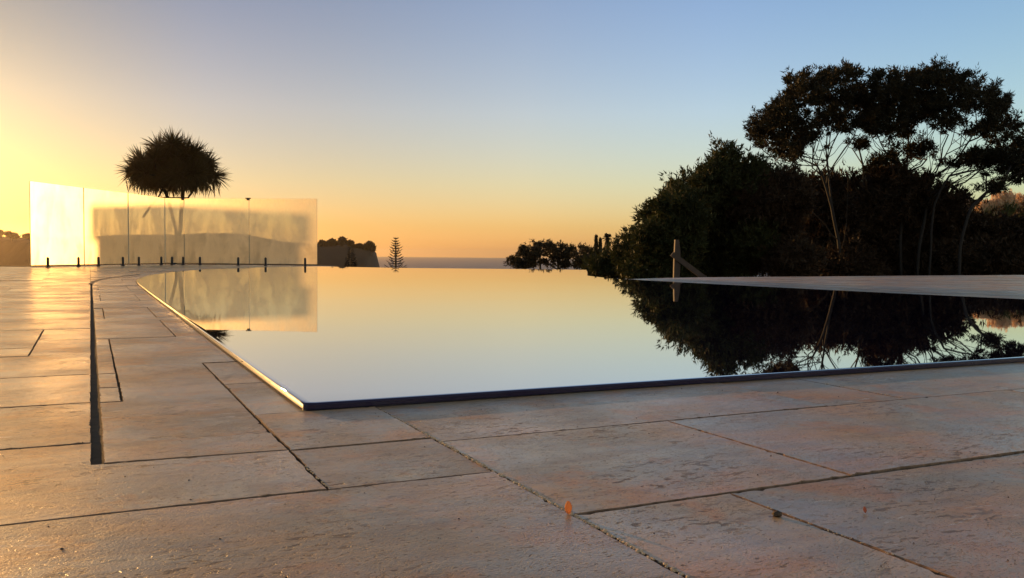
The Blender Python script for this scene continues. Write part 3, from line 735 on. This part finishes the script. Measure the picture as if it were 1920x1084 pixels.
# pohutukawa group in the middle distance
g = 'trees beyond the infinity edge'
DP = 95.0
kw = dict(dens=150, L=.30, Wd=.12, depth=1.2, twigs=4, bark=BARK_F, r0=.04, rmax=.28, fat=1.05, ref=95.0, tuft=.16, gap=-.9, shell=.3, ground_drop=11, per=6, k=1.6, up=.2)
tree('spreading_tree', 'low rounded tree at the left end of the far clump', 'tree', DP, [[(985, 512), (985, 490), (990, 478)]],
     [(960, 492, 10, 7), (968, 482, 11, 7), (985, 473, 13, 7), (1000, 478, 10, 8), (975, 496, 16, 6), (995, 494, 14, 7)], LEAF_F, g, **kw)
tree('spreading_tree', 'taller open crowned tree second from the left in the far clump', 'tree', DP + 4, [[(1013, 512), (1012, 485), (1012, 470)]],
     [(1008, 463, 9, 6), (1018, 459, 9, 6), (1000, 468, 9, 6), (1024, 468, 7, 6, .6), (1012, 475, 12, 6, .5)], LEAF_F, g, **kw)
tree('spreading_tree', 'broad tree in the middle of the far clump', 'tree', DP + 1, [[(1048, 512), (1046, 492), (1046, 480)]],
     [(1035, 468, 9, 6), (1050, 465, 12, 6), (1064, 470, 9, 7), (1040, 478, 9, 7), (1058, 482, 10, 6), (1030, 494, 16, 7), (1055, 496, 14, 6), (1070, 480, 6, 6)], LEAF_F, g, **kw)
tree('spreading_tree', 'small open tree at the right end of the far clump', 'tree', DP - 3, [[(1092, 512), (1092, 492), (1090, 482)]],
     [(1085, 470, 9, 6), (1098, 473, 9, 5), (1080, 480, 7, 6), (1105, 480, 8, 7), (1090, 495, 18, 8), (1110, 492, 12, 9)], LEAF_F, g, **kw)
for (x, y0, y1, wd, lab) in ((1117, 444, 480, 2.6, 'taller thin column of foliage left of the far palm'), (1125, 449, 480, 2.4, 'shorter thin column of foliage beside the far palm')):
    b = at(x, 505, DP); root = empty('cypress_tree', tuple(b)); tag(root, lab, 'tree', 'slender trees beside the palm')
    hgt = (505 - y0) * DP / F; mb = MB(); mb.tube([(0, 0, -13), (0, 0, hgt * .5)], [.12, .06]); mb.build('trunk', BARK_F, root)
    n = 700; zz_ = rng.uniform(.3, 1, n); r_ = wd * DP / F * (1 - zz_ ** 5) * rng.uniform(.3, 1, n); t_ = rng.uniform(0, 6.28, n)
    P = np.stack([r_ * np.cos(t_), r_ * np.sin(t_), zz_ * hgt], 1); T, tone = leaves(P, np.tile((0, 0, 1.2), (n, 1)), .25, .09, .5, .4, 3)
    npobj('crown', T, 3, LEAF_F, root, attr=tone)

def frond(o, d, L, wd, droop, nseg=5, leaflets=14):
    T = []
    d = np.array(d, float); d /= np.linalg.norm(d); side = np.cross(d, (0, 0, 1.0)); side /= np.linalg.norm(side) + 1e-6
    for s in range(leaflets):
        t = (s + .5) / leaflets; p = np.array(o) + d * L * t; p[2] -= droop * L * t * t
        for sg in (-1, 1):
            e = p + (side * sg * .8 + d * .6 + np.array((0, 0, -.25))) * wd * math.sin(math.pi * (.15 + .8 * t))
            T += [p, p + d * wd * .28, e]
    return T
b = at(1138, 505, DP + 2); root = empty('palm_tree', tuple(b)); tag(root, 'far palm with a round head and a thick skirt of dead fronds', 'palm tree')
hh = (505 - 446) * (DP + 2) / F
mb = MB(); mb.tube([(0, 0, -13), (.02, 0, hh * .6), (0, 0, hh)], [.28, .22, .2]); mb.build('trunk', BARK_F, root)
T = []
for k in range(46):
    a_ = rng.uniform(0, 6.28); e_ = rng.uniform(-.35, 1.4); T += frond((0, 0, hh), (math.cos(a_) * math.cos(e_), math.sin(a_) * math.cos(e_), math.sin(e_)), rng.uniform(.5, .72), .3, .25)
npobj('crown', np.array(T), 3, LEAF_F, root)
T = []
for k in range(120):
    a_ = rng.uniform(0, 6.28); z_ = hh - rng.uniform(0, 1.3); T += frond((.12 * math.cos(a_), .12 * math.sin(a_), z_), (math.cos(a_) * .45, math.sin(a_) * .45, -1), .6, .2, .1, leaflets=6)
npobj('dead_frond_skirt', np.array(T), 3, LEAF_F, root)
rb = bush('low scrub around the foot of the far palm', 90, [(1130, 515), (1130, 500)], [(1125, 480, 14, 8), (1115, 492, 18, 8), (1145, 488, 14, 9), (1155, 476, 5, 5)], LEAF_F, None, 'scrub_bush', ref=90.0, dens=60, L=.42, Wd=.16, bark=BARK_F, r0=.05, ground_drop=6)

# norfolk pines
def norfolk(x, ytop, ybase, D, label, half, dense=1.0):
    b = at(x, ybase, D); root = empty('norfolk_pine', tuple(b)); tag(root, label, 'pine tree')
    H = (ybase - ytop) * D / F; ext_ = 13.0
    mb = MB(); mb.tube([(0, 0, -ext_), (0, 0, H * .5), (0, 0, H)], [.2, .09, .02]); mb.build('trunk', BARK_F, root)
    T = []; mb = MB(); z_ = -1.5; m = D / F
    while z_ < H - .1:
        t = max(0, z_ / H); Lb = half * m * (1 - t) ** .72 * rng.uniform(.85, 1.1) + .08
        nb = 6; a0 = rng.uniform(0, 6.28)
        for k in range(nb):
            a_ = a0 + k * 6.283 / nb + rng.uniform(-.2, .2); d = np.array((math.cos(a_), math.sin(a_), 0)); L_ = Lb * rng.uniform(.8, 1.1)
            pts = [np.array((0, 0, z_)) + d * L_ * q + np.array((0, 0, L_ * (-.10 * math.sin(q * 3.14) + .28 * q * q))) for q in (0, .25, .5, .75, 1)]
            mb.tube(pts, [.045, .04, .035, .03, .02], 4, False)
            nn = int((14 + 22 * L_) * dense)
            for s in range(nn):
                q = rng.uniform(.25, 1); p = np.array((0, 0, z_)) + d * L_ * q + np.array((0, 0, L_ * (-.10 * math.sin(q * 3.14) + .28 * q * q)))
                sd_ = np.cross(d, (0, 0, 1)) * rng.choice((-1, 1)); e = p + sd_ * rng.uniform(.05, .3) * min(1, L_) + d * .12 + np.array((0, 0, rng.uniform(0, .12)))
                T += [p - d * .04, p + d * .05, e]
        z_ += H * .078 * rng.uniform(.85, 1.15)
    mb.build('branch_whorls', BARK_F, root); npobj('foliage', np.array(T), 3, LEAF_F, root)
    return root
norfolk(742, 444.5, 503, 80, 'slim pine with level whorled branches alone against the sea', 17, .4)
norfolk(658, 462, 503, 95, 'dark pine standing in front of the headland cliff', 11, 2.6)

# the spiky tree behind the fence
DS = 42.0; mS = DS / F
b = at(322, 520, DS); b[2] -= 3.0; root = empty('dragon_tree', tuple(b)); tag(root, 'dome shaped spiky leaved tree rising behind the glass fence', 'tree')
heads = []
for k in range(76):
    r_ = math.sqrt((k + .5) / 76); a_ = k * 2.39996
    x, y_ = 327 + 67 * r_ * math.cos(a_) + random.uniform(-3, 3), 324 - (50 if math.sin(a_) > 0 else 18) * r_ * math.sin(a_) + random.uniform(-3, 3)
    if not (316 < x < 336 and y_ > 338): heads.append((x, y_))
sk = Skeleton()
def L3(x, y_, dy=0): return at(x, y_, DS) + np.array((0, dy, 0)) - b
sk.path([np.zeros(3), L3(322, 520), L3(330, 470), L3(330, 431), L3(322, 400), L3(314, 370), L3(306, 352)])
sk.path([L3(268, 408) , L3(280, 390), L3(296, 372), L3(304, 355)], -1)
sk.path([L3(338, 430), L3(340, 395), L3(342, 372), L3(344, 350)], 2)
sk.path([L3(352, 372), L3(366, 352)], 9 if len(sk.p) > 9 else 2)
T = []
for hi, (x, y_) in enumerate(heads):
    yo = rng.uniform(-1.3, 1.3); cen = L3(x, y_, yo); sk.grow(cen, step=.6, lift=.05)
    outward = np.array(((x - 328) / 80, yo / 1.6, (335 - y_) / 60.0)); far_ = min(1.0, np.linalg.norm(outward)); outward /= np.linalg.norm(outward) + .2
    for k in range(150):
        d = rng.normal(0, 1, 3); d /= np.linalg.norm(d); d = d + outward * .55 * far_
        d /= np.linalg.norm(d); L_ = rng.uniform(.55, 1.08) * (.75 + .25 * far_); s = np.cross(d, rng.normal(0, 1, 3)); s /= np.linalg.norm(s)
        w_ = .021; p1 = cen + d * L_ * .55; p1[2] -= .03; p2 = cen + d * L_; p2[2] -= .14 * (1 - max(0, d[2])) * L_
        T += [cen - s * w_ * .6, cen + s * w_ * .6, p1 + s * w_]; T += [cen - s * w_ * .6, p1 + s * w_, p1 - s * w_]; T += [p1 - s * w_, p1 + s * w_, p2]
for k in range(260):      # hanging dead leaves under the dome
    x = rng.uniform(256, 400); y_ = 346 + rng.uniform(-10, 6)
    if 306 < x < 345: continue
    cen = L3(x, y_, rng.uniform(-1.3, 1.3)); L_ = rng.uniform(.3, .62); d = np.array((rng.normal(0, .18), rng.normal(0, .18), -1)); s = np.array((1, 0, 0)) * .03
    T += [cen - s, cen + s, cen + d * L_]
sk.mesh('trunk', BARK, root, .04, .11, .30)
npobj('crown', np.array(T), 3, LEAF_S, root, attr=rng.uniform(0, 1, len(T) // 3))

# ------------------------------------------------------------------ post with a brace
b = at(1266, 560, 10.5); root = empty('wooden_post', (b[0], b[1], -.5)); tag(root, 'leaning-braced timber post standing beyond the far corner of the pool', 'post')
def W3(x, y_, dy=0): p = at(x, y_, 10.5); return Vector((p[0] - b[0], dy, p[2] + .5))
mb = MB(); t = W3(1268, 449.5); bt = W3(1266.5, 560)
pv = []
for zf, (x0, x1) in ((0, (1262.3, 1272.5)), (.35, (1262.6, 1273.5)), (.62, (1263.3, 1275.3)), (.80, (1264.2, 1275)), (1, (1265.3, 1272.3))):
    yy = 560 + (449.5 - 560) * zf; a_, c_ = W3(x0, yy), W3(x1, yy)
    pv += [(a_.x, -.033, a_.z), (c_.x, -.033, c_.z), (c_.x, .033, c_.z), (a_.x, .033, a_.z)]
pf = [(0, 3, 2, 1), (16, 17, 18, 19)] + [(q * 4 + i, q * 4 + (i + 1) % 4, q * 4 + 4 + (i + 1) % 4, q * 4 + 4 + i) for q in range(4) for i in range(4)]
mb.add(pv, pf); mb.build('post', WOOD, root)
mb = MB(); a_, c_ = W3(1258.5, 476), W3(1340, 537); d_ = (c_ - a_); L_ = d_.length; M_ = Matrix.Rotation(-math.atan2(d_.z, d_.x), 3, 'Y')
mb.box(tuple((a_ + c_) / 2 + Vector((0, -.05, 0))), (L_, .03, .062), M=M_); mb.build('brace', WOOD, root)

# ------------------------------------------------------------------ land and sea
def grid(name, x0, x1, y0, y1, nx, ny, fz, mat, label):
    xs = np.linspace(x0, x1, nx); ys = y0 + (y1 - y0) * np.linspace(0, 1, ny) ** 2.0; V = []
    for y_ in ys:
        for x in xs * (1): V.append((x, y_, fz(x, y_)))
    Fq = [(j * nx + i, j * nx + i + 1, (j + 1) * nx + i + 1, (j + 1) * nx + i) for j in range(ny - 1) for i in range(nx - 1)]
    return tag(pyobj(name, V, Fq, mat, None, True), label, None, None, 'structure')
def fbm(x, y_, s): return math.sin(x / s + 1.3) * math.cos(y_ / s * 1.2 + .4) + .5 * math.sin(x / s * 2.1 + y_ / s * 1.7) + .25 * math.sin(x / s * 4.3 - y_ / s * 3.9)
def smooth(t): t = min(1, max(0, t)); return t * t * (3 - 2 * t)
def land(x, y_):
    z = -2.2 - 9 * smooth((y_ - 18) / 60) - 68 * smooth((y_ - 110) / 500)
    # spur rising on the right towards the pampas slope
    s = smooth((x - .10 * y_ - 4) / 22) * smooth((y_ - 16) / 45)
    z = z + s * (6.0 - z * .2) * smooth((300 - y_) / 180) * (0.0 if x < 0 else 1)
    r_ = smooth((x - .02 * y_ - 1.5) / 5) * smooth((y_ - 13) / 7) * smooth((75 - y_) / 25); z = z * (1 - r_) + max(z, -1.15) * r_
    # shoulder on the left
    l = smooth((-x - .42 * y_ - 3) / 25) * smooth((y_ - 30) / 60); z += l * 6 * smooth((420 - y_) / 200)
    z = max(z, -79) + (.35 if y_ > 60 or x < 2 else .12) * fbm(x, y_, 7) * smooth((y_ - 18) / 20)
    return z
grid('land', -420, 420, -60, 1500, 150, 150, land, LAND, 'dark bush covered slope falling away to the sea')

def sea_mat():
    m, t, p = newmat('sea'); pos = t.n('ShaderNodeNewGeometry').outputs['Position']
    p.inputs['Base Color'].default_value = (.07, .11, .17, 1); p.inputs['Roughness'].default_value = .5
    bn = t.n('ShaderNodeBump', inp={'Height': t.noise(t.scale(pos, (.02, .05, 1)), 1.0, 6, .7), 'Strength': 1.0, 'Distance': 14.0}); t.nt.links.new(bn.outputs[0], p.inputs['Normal'])
    return m
tag(pyobj('sea', [(-16000, 700, -75), (16000, 700, -75), (16000, 15000, -75), (-16000, 15000, -75)], [(0, 1, 2, 3)], sea_mat()), 'flat grey sea reaching the horizon', None, None, 'structure')

def ridge(name, label, D, prof, mat, depth, zb, jag=0.0, kind='structure'):
    "a solid hill with its skyline given as pixels; rounded back and front slopes"
    pts = []
    for (x0, y0), (x1, y1) in zip(prof[:-1], prof[1:]):
        k = max(1, int(abs(x1 - x0) / 3))
        for s in range(k): pts.append((x0 + (x1 - x0) * s / k, y0 + (y1 - y0) * s / k))
    pts.append(prof[-1]); V = []; rows_ = 9; n = len(pts)
    for q in range(rows_):
        t = q / (rows_ - 1) * 2 - 1; hf = max(0, 1 - abs(t) ** 2.2)
        for i, (x, y_) in enumerate(pts):
            p = at(x, y_, D); jj = jag * D / F * (random.uniform(-1, 1)) * hf
            V.append((p[0] * (1 + .0 * t) + random.uniform(-1, 1) * D / F * .8, D + t * depth, zb + (p[2] - zb) * hf + jj))
    Fq = [(q * n + i, q * n + i + 1, (q + 1) * n + i + 1, (q + 1) * n + i) for q in range(rows_ - 1) for i in range(n - 1)]
    return tag(pyobj(name, V, Fq, mat, None, True), label, None, None, kind)
ridge('headland', 'hazy brown headland ending in a cliff above the sea', 700,
      [(-260, 452), (-60, 447), (0, 443), (60, 446), (150, 444), (240, 440), (330, 440), (380, 437), (450, 438), (490, 445), (530, 453), (575, 456), (600, 458), (630, 459), (660, 458), (680, 462), (697, 466), (699, 480), (702, 498), (705, 512)], RIDGE, 90, -77, .5)

# trees on the headland skyline
def sky_tree(x, y_, rx, ry, D, label, name='headland_tree', lf=LEAF_F):
    m = D / F; b = at(x, y_ + ry, D); b[2] -= ry * m * .8; root = empty(name, tuple(b)); tag(root, label, 'tree', 'trees on the headland')
    mb = MB(); mb.tube([(0, 0, -2), (0, 0, ry * m * 1.4)], [.5, .25], 6); mb.build('trunk', BARK_F, root)
    cen = np.array((0, 0, ry * m * 1.8)); pts = []; nn = []
    for k in range(5):
        o_ = rng.normal(0, .38, 3) * np.array((rx, rx, ry)) * m; p, d = clump_points(cen + o_, np.array((rx, rx, ry)) * m * .62, 130, .3, -1.5, .4); pts.append(p); nn.append(d)
    T, tone = leaves(np.concatenate(pts), np.concatenate(nn), 1.5 * D / 700, .75 * D / 700, .2, .8, 5); npobj('crown', T, 3, lf, root, attr=tone)
for i, (x, y_, rx, ry, lab) in enumerate(((606, 456, 7, 5, 'round tree at the fence end of the headland'), (622, 455, 9, 5, 'low spreading tree on the headland top'), (640, 452, 9, 6, 'tallest tree in the middle of the headland'),
        (655, 457, 8, 5, 'small tree right of the tallest headland tree'), (672, 462, 7, 4, 'lowest shrub before the cliff top tree'), (686, 464, 7, 6, 'tree second from the headland cliff edge'), (697, 462, 8, 8, 'rounded tree overhanging the headland cliff'),
        (-2, 437, 9, 6, 'tree on the skyline at the left border of the view'), (22, 441, 12, 4, 'low tree on the skyline just left of the fence'), (56, 444, 10, 3.5, 'small tree on the skyline touching the first fence panel'))):
    sky_tree(x, y_, rx, ry, 690 if x > 500 else 640, lab)

# pampas slope at the far right
def pampas(x, y_, D, label, s=1.0):
    m = D / F; b = at(x, y_ + 16 * s, D); root = empty('pampas_grass', tuple(b)); tag(root, label, 'pampas grass', 'pampas clumps on the sunlit slope')
    n = 260; a_ = rng.uniform(0, 6.28, n); r_ = rng.uniform(0, 1, n) ** .5 * 9 * s * m
    P = np.stack([r_ * np.cos(a_), r_ * np.sin(a_), rng.uniform(-.6, .1, n)], 1); N = np.stack([np.cos(a_), np.sin(a_), np.ones(n) * 1.3], 1)
    T, tone = leaves(P, N, .55 * s, .07, .6, .35, 2); npobj('leaves', T, 3, LEAF_G, root, attr=tone)
    PP, NN = [], []
    for k in range(34):
        a1 = rng.uniform(0, 6.28); rr = rng.uniform(2, 11) * s * m; h = rng.uniform(10, 24) * s * m; q = rng.uniform(0, 1, 26)[:, None]
        top = np.array((rr * math.cos(a1), rr * math.sin(a1), h)); PP.append(top + np.array((0, 0, -.60)) * q * s + rng.normal(0, .07, (26, 3))); NN.append(np.tile((math.cos(a1) * .2, math.sin(a1) * .2, 1), (26, 1)))
    T, tone = leaves(np.concatenate(PP), np.concatenate(NN), .20, .08, .5, .4, 4); npobj('plumes', T, 3, PLUME, root, attr=tone)
ridge('pampas_slope', 'slope at the far right lit by the sun', 82, [(1700, 470), (1735, 400), (1770, 372), (1785, 366), (1810, 368), (1830, 380), (1860, 378), (1880, 372), (1920, 372), (1990, 365), (2100, 360)],
      simple('grass_slope', (.07, .085, .028), .9, var=.4, scale=1.2, bump=.1), 11, -8, 1.2)
for i, (x, y_, s, lab) in enumerate(((1782, 378, 1, 'pink plumed pampas clump nearest the tall tree stems'), (1795, 380, 1, 'pampas clump left of the leaning tree trunk'), (1808, 384, .9, 'smaller pampas clump touching the leaning trunk'),
        (1842, 386, .8, 'low pampas clump right of the leaning trunk'), (1856, 384, .8, 'small pampas clump low on the slope'), (1872, 374, 1.1, 'large pale pampas clump on the slope crest'), (1886, 369, 1.2, 'tallest pampas clump on the slope crest'),
        (1862, 392, .8, 'lowest pampas clump on the slope'), (1918, 374, 1.1, 'pampas clump cut by the right border'))):
    pampas(x, y_, 72, lab, s * 1.1)

# ------------------------------------------------------------------ litter on the paving
def petal(px_, py_, h, name, col, lean=.3):
    x, y_ = ground(px_, py_); root_z = .001
    m = leaf_mat(name + '_skin', tuple(c * .7 for c in col), col, .6)
    V = []; Fq = []; n = 7
    for i in range(n):
        t = i / (n - 1); wd = h * .34 * math.sin(math.pi * (.12 + .8 * t)); z = h * t; cv = h * .25 * t * t
        for s in (-1, -.4, .4, 1): V.append((s * wd, cv + h * .12 * s * s + lean * z, z))
    for i in range(n - 1):
        for s in range(3): a_ = i * 4 + s; Fq.append((a_, a_ + 1, a_ + 5, a_ + 4))
    o = pyobj(name, V, Fq, m, None, True); o.location = (x, y_, root_z); so = o.modifiers.new('thick', 'SOLIDIFY'); so.thickness = .0006
    return o
tag(petal(1066, 966, .0085, 'dry_petal', (.98, .52, .20)), 'curled orange dry petal standing in the paving joint', 'petal')
tag(petal(1623, 964, .0042, 'dry_petal', (.62, .30, .20)), 'tiny pink petal lying on the right hand paving', 'petal')
def seed(px_, py_, r, label, name='seed_pod', col=(.07, .045, .03)):
    x, y_ = ground(px_, py_); b_ = bmesh.new(); bmesh.ops.create_icosphere(b_, subdivisions=3, radius=r)
    for v in b_.verts:
        v.co += v.co.normalized() * r * .22 * math.sin(v.co.x / r * 7 + v.co.y / r * 5) * math.cos(v.co.z / r * 6); v.co.x *= 1.25; v.co.z *= .8
    me = bpy.data.meshes.new(name); b_.to_mesh(me); b_.free(); o = link(name, me, simple(name + '_skin', col, .8, var=.4, scale=400), None, True); o.location = (x, y_, r * .72)
    return tag(o, label, 'debris')
seed(1457, 969, .0029, 'small brown seed pod lying on the paving right of the long joint')
seed(116, 1031, .0009, 'dark grit stone at the lower left', 'pebble', (.05, .04, .035))

mb = MB()
def crumbs(xd, y0, y1, n, rmin, rmax_):
    ico = bmesh.new(); bmesh.ops.create_icosphere(ico, subdivisions=1, radius=1.0); iv = [v.co.copy() for v in ico.verts]; jf = [tuple(v.index for v in f.verts) for f in ico.faces]; ico.free()
    for _ in range(n):
        yd = random.uniform(y0, y1); r = random.uniform(rmin, rmax_); p = to_world((xd + random.gauss(0, .0007), yd))
        rz_ = random.uniform(-.0004, .0007)
        sx, sy, sz = r * random.uniform(.8, 1.8), r * random.uniform(.8, 1.8), r * random.uniform(.6, 1.1); a_ = random.uniform(0, 3)
        mb.add([(p[0] + (v.x * math.cos(a_) * sx - v.y * math.sin(a_) * sy) * (1 + random.uniform(-.2, .2)), p[1] + v.x * math.sin(a_) * sx + v.y * math.cos(a_) * sy, rz_ + v.z * sz * (1 + random.uniform(-.2, .2))) for v in iv], jf)
crumbs(.3305, .25, .90, 420, .0008, .0015); crumbs(.330, .86, 1.06, 60, .0005, .0009)
crumbs(.1785, .715, .80, 26, .0005, .0010); crumbs(1.034, .86, 1.0, 40, .0004, .0009); crumbs(.481, .40, .56, 24, .0004, .0008)
tag(mb.build('joint_grit', simple('grit', (.60, .43, .27), .6, var=.35, scale=500)), 'loose pale grit in the paving joints', None, None, 'stuff')
V_ = []
mb = MB()
for _ in range(170):       # scattered specks of dirt
    p = to_world((random.uniform(-.4, 1.3), random.uniform(.35, 1.05))); r = random.uniform(.0003, .0011) * (1.6 if random.random() < .06 else 1); a_ = random.uniform(0, 3)
    q = [(math.cos(a_ + k * 1.256) * r * random.uniform(.5, 1.5), math.sin(a_ + k * 1.256) * r * random.uniform(.4, 1.0)) for k in range(5)]
    mb.add([(p[0] + x, p[1] + y_, .0004) for x, y_ in q] + [(p[0], p[1], .0006 + r * .8)], [(k, (k + 1) % 5, 5) for k in range(5)])
tag(mb.build('dirt_specks', simple('dirt', (.07, .045, .03), .9, var=.5, scale=300)), 'scattered dark specks of dirt on the paving', None, None, 'stuff')

# ------------------------------------------------------------------ haze in the air
hm = bpy.data.materials.new('air'); hm.use_nodes = True; t = NT(hm.node_tree); t.nt.nodes.remove(t.nt.nodes['Principled BSDF'])
pv_ = t.n('ShaderNodeVolumePrincipled'); pv_.inputs['Color'].default_value = (.94, .80, .60, 1); pv_.inputs['Density'].default_value = 5.5e-5; pv_.inputs['Anisotropy'].default_value = .85
t.nt.links.new(pv_.outputs[0], t.nt.nodes['Material Output'].inputs['Volume'])
mb = MB(); mb.box((0, 7000, -12), (36000, 20000, 132)); hz = mb.build('haze', hm)
tag(hz, 'thin warm sea haze', None, None, 'stuff')
cy.volume_bounces = 0
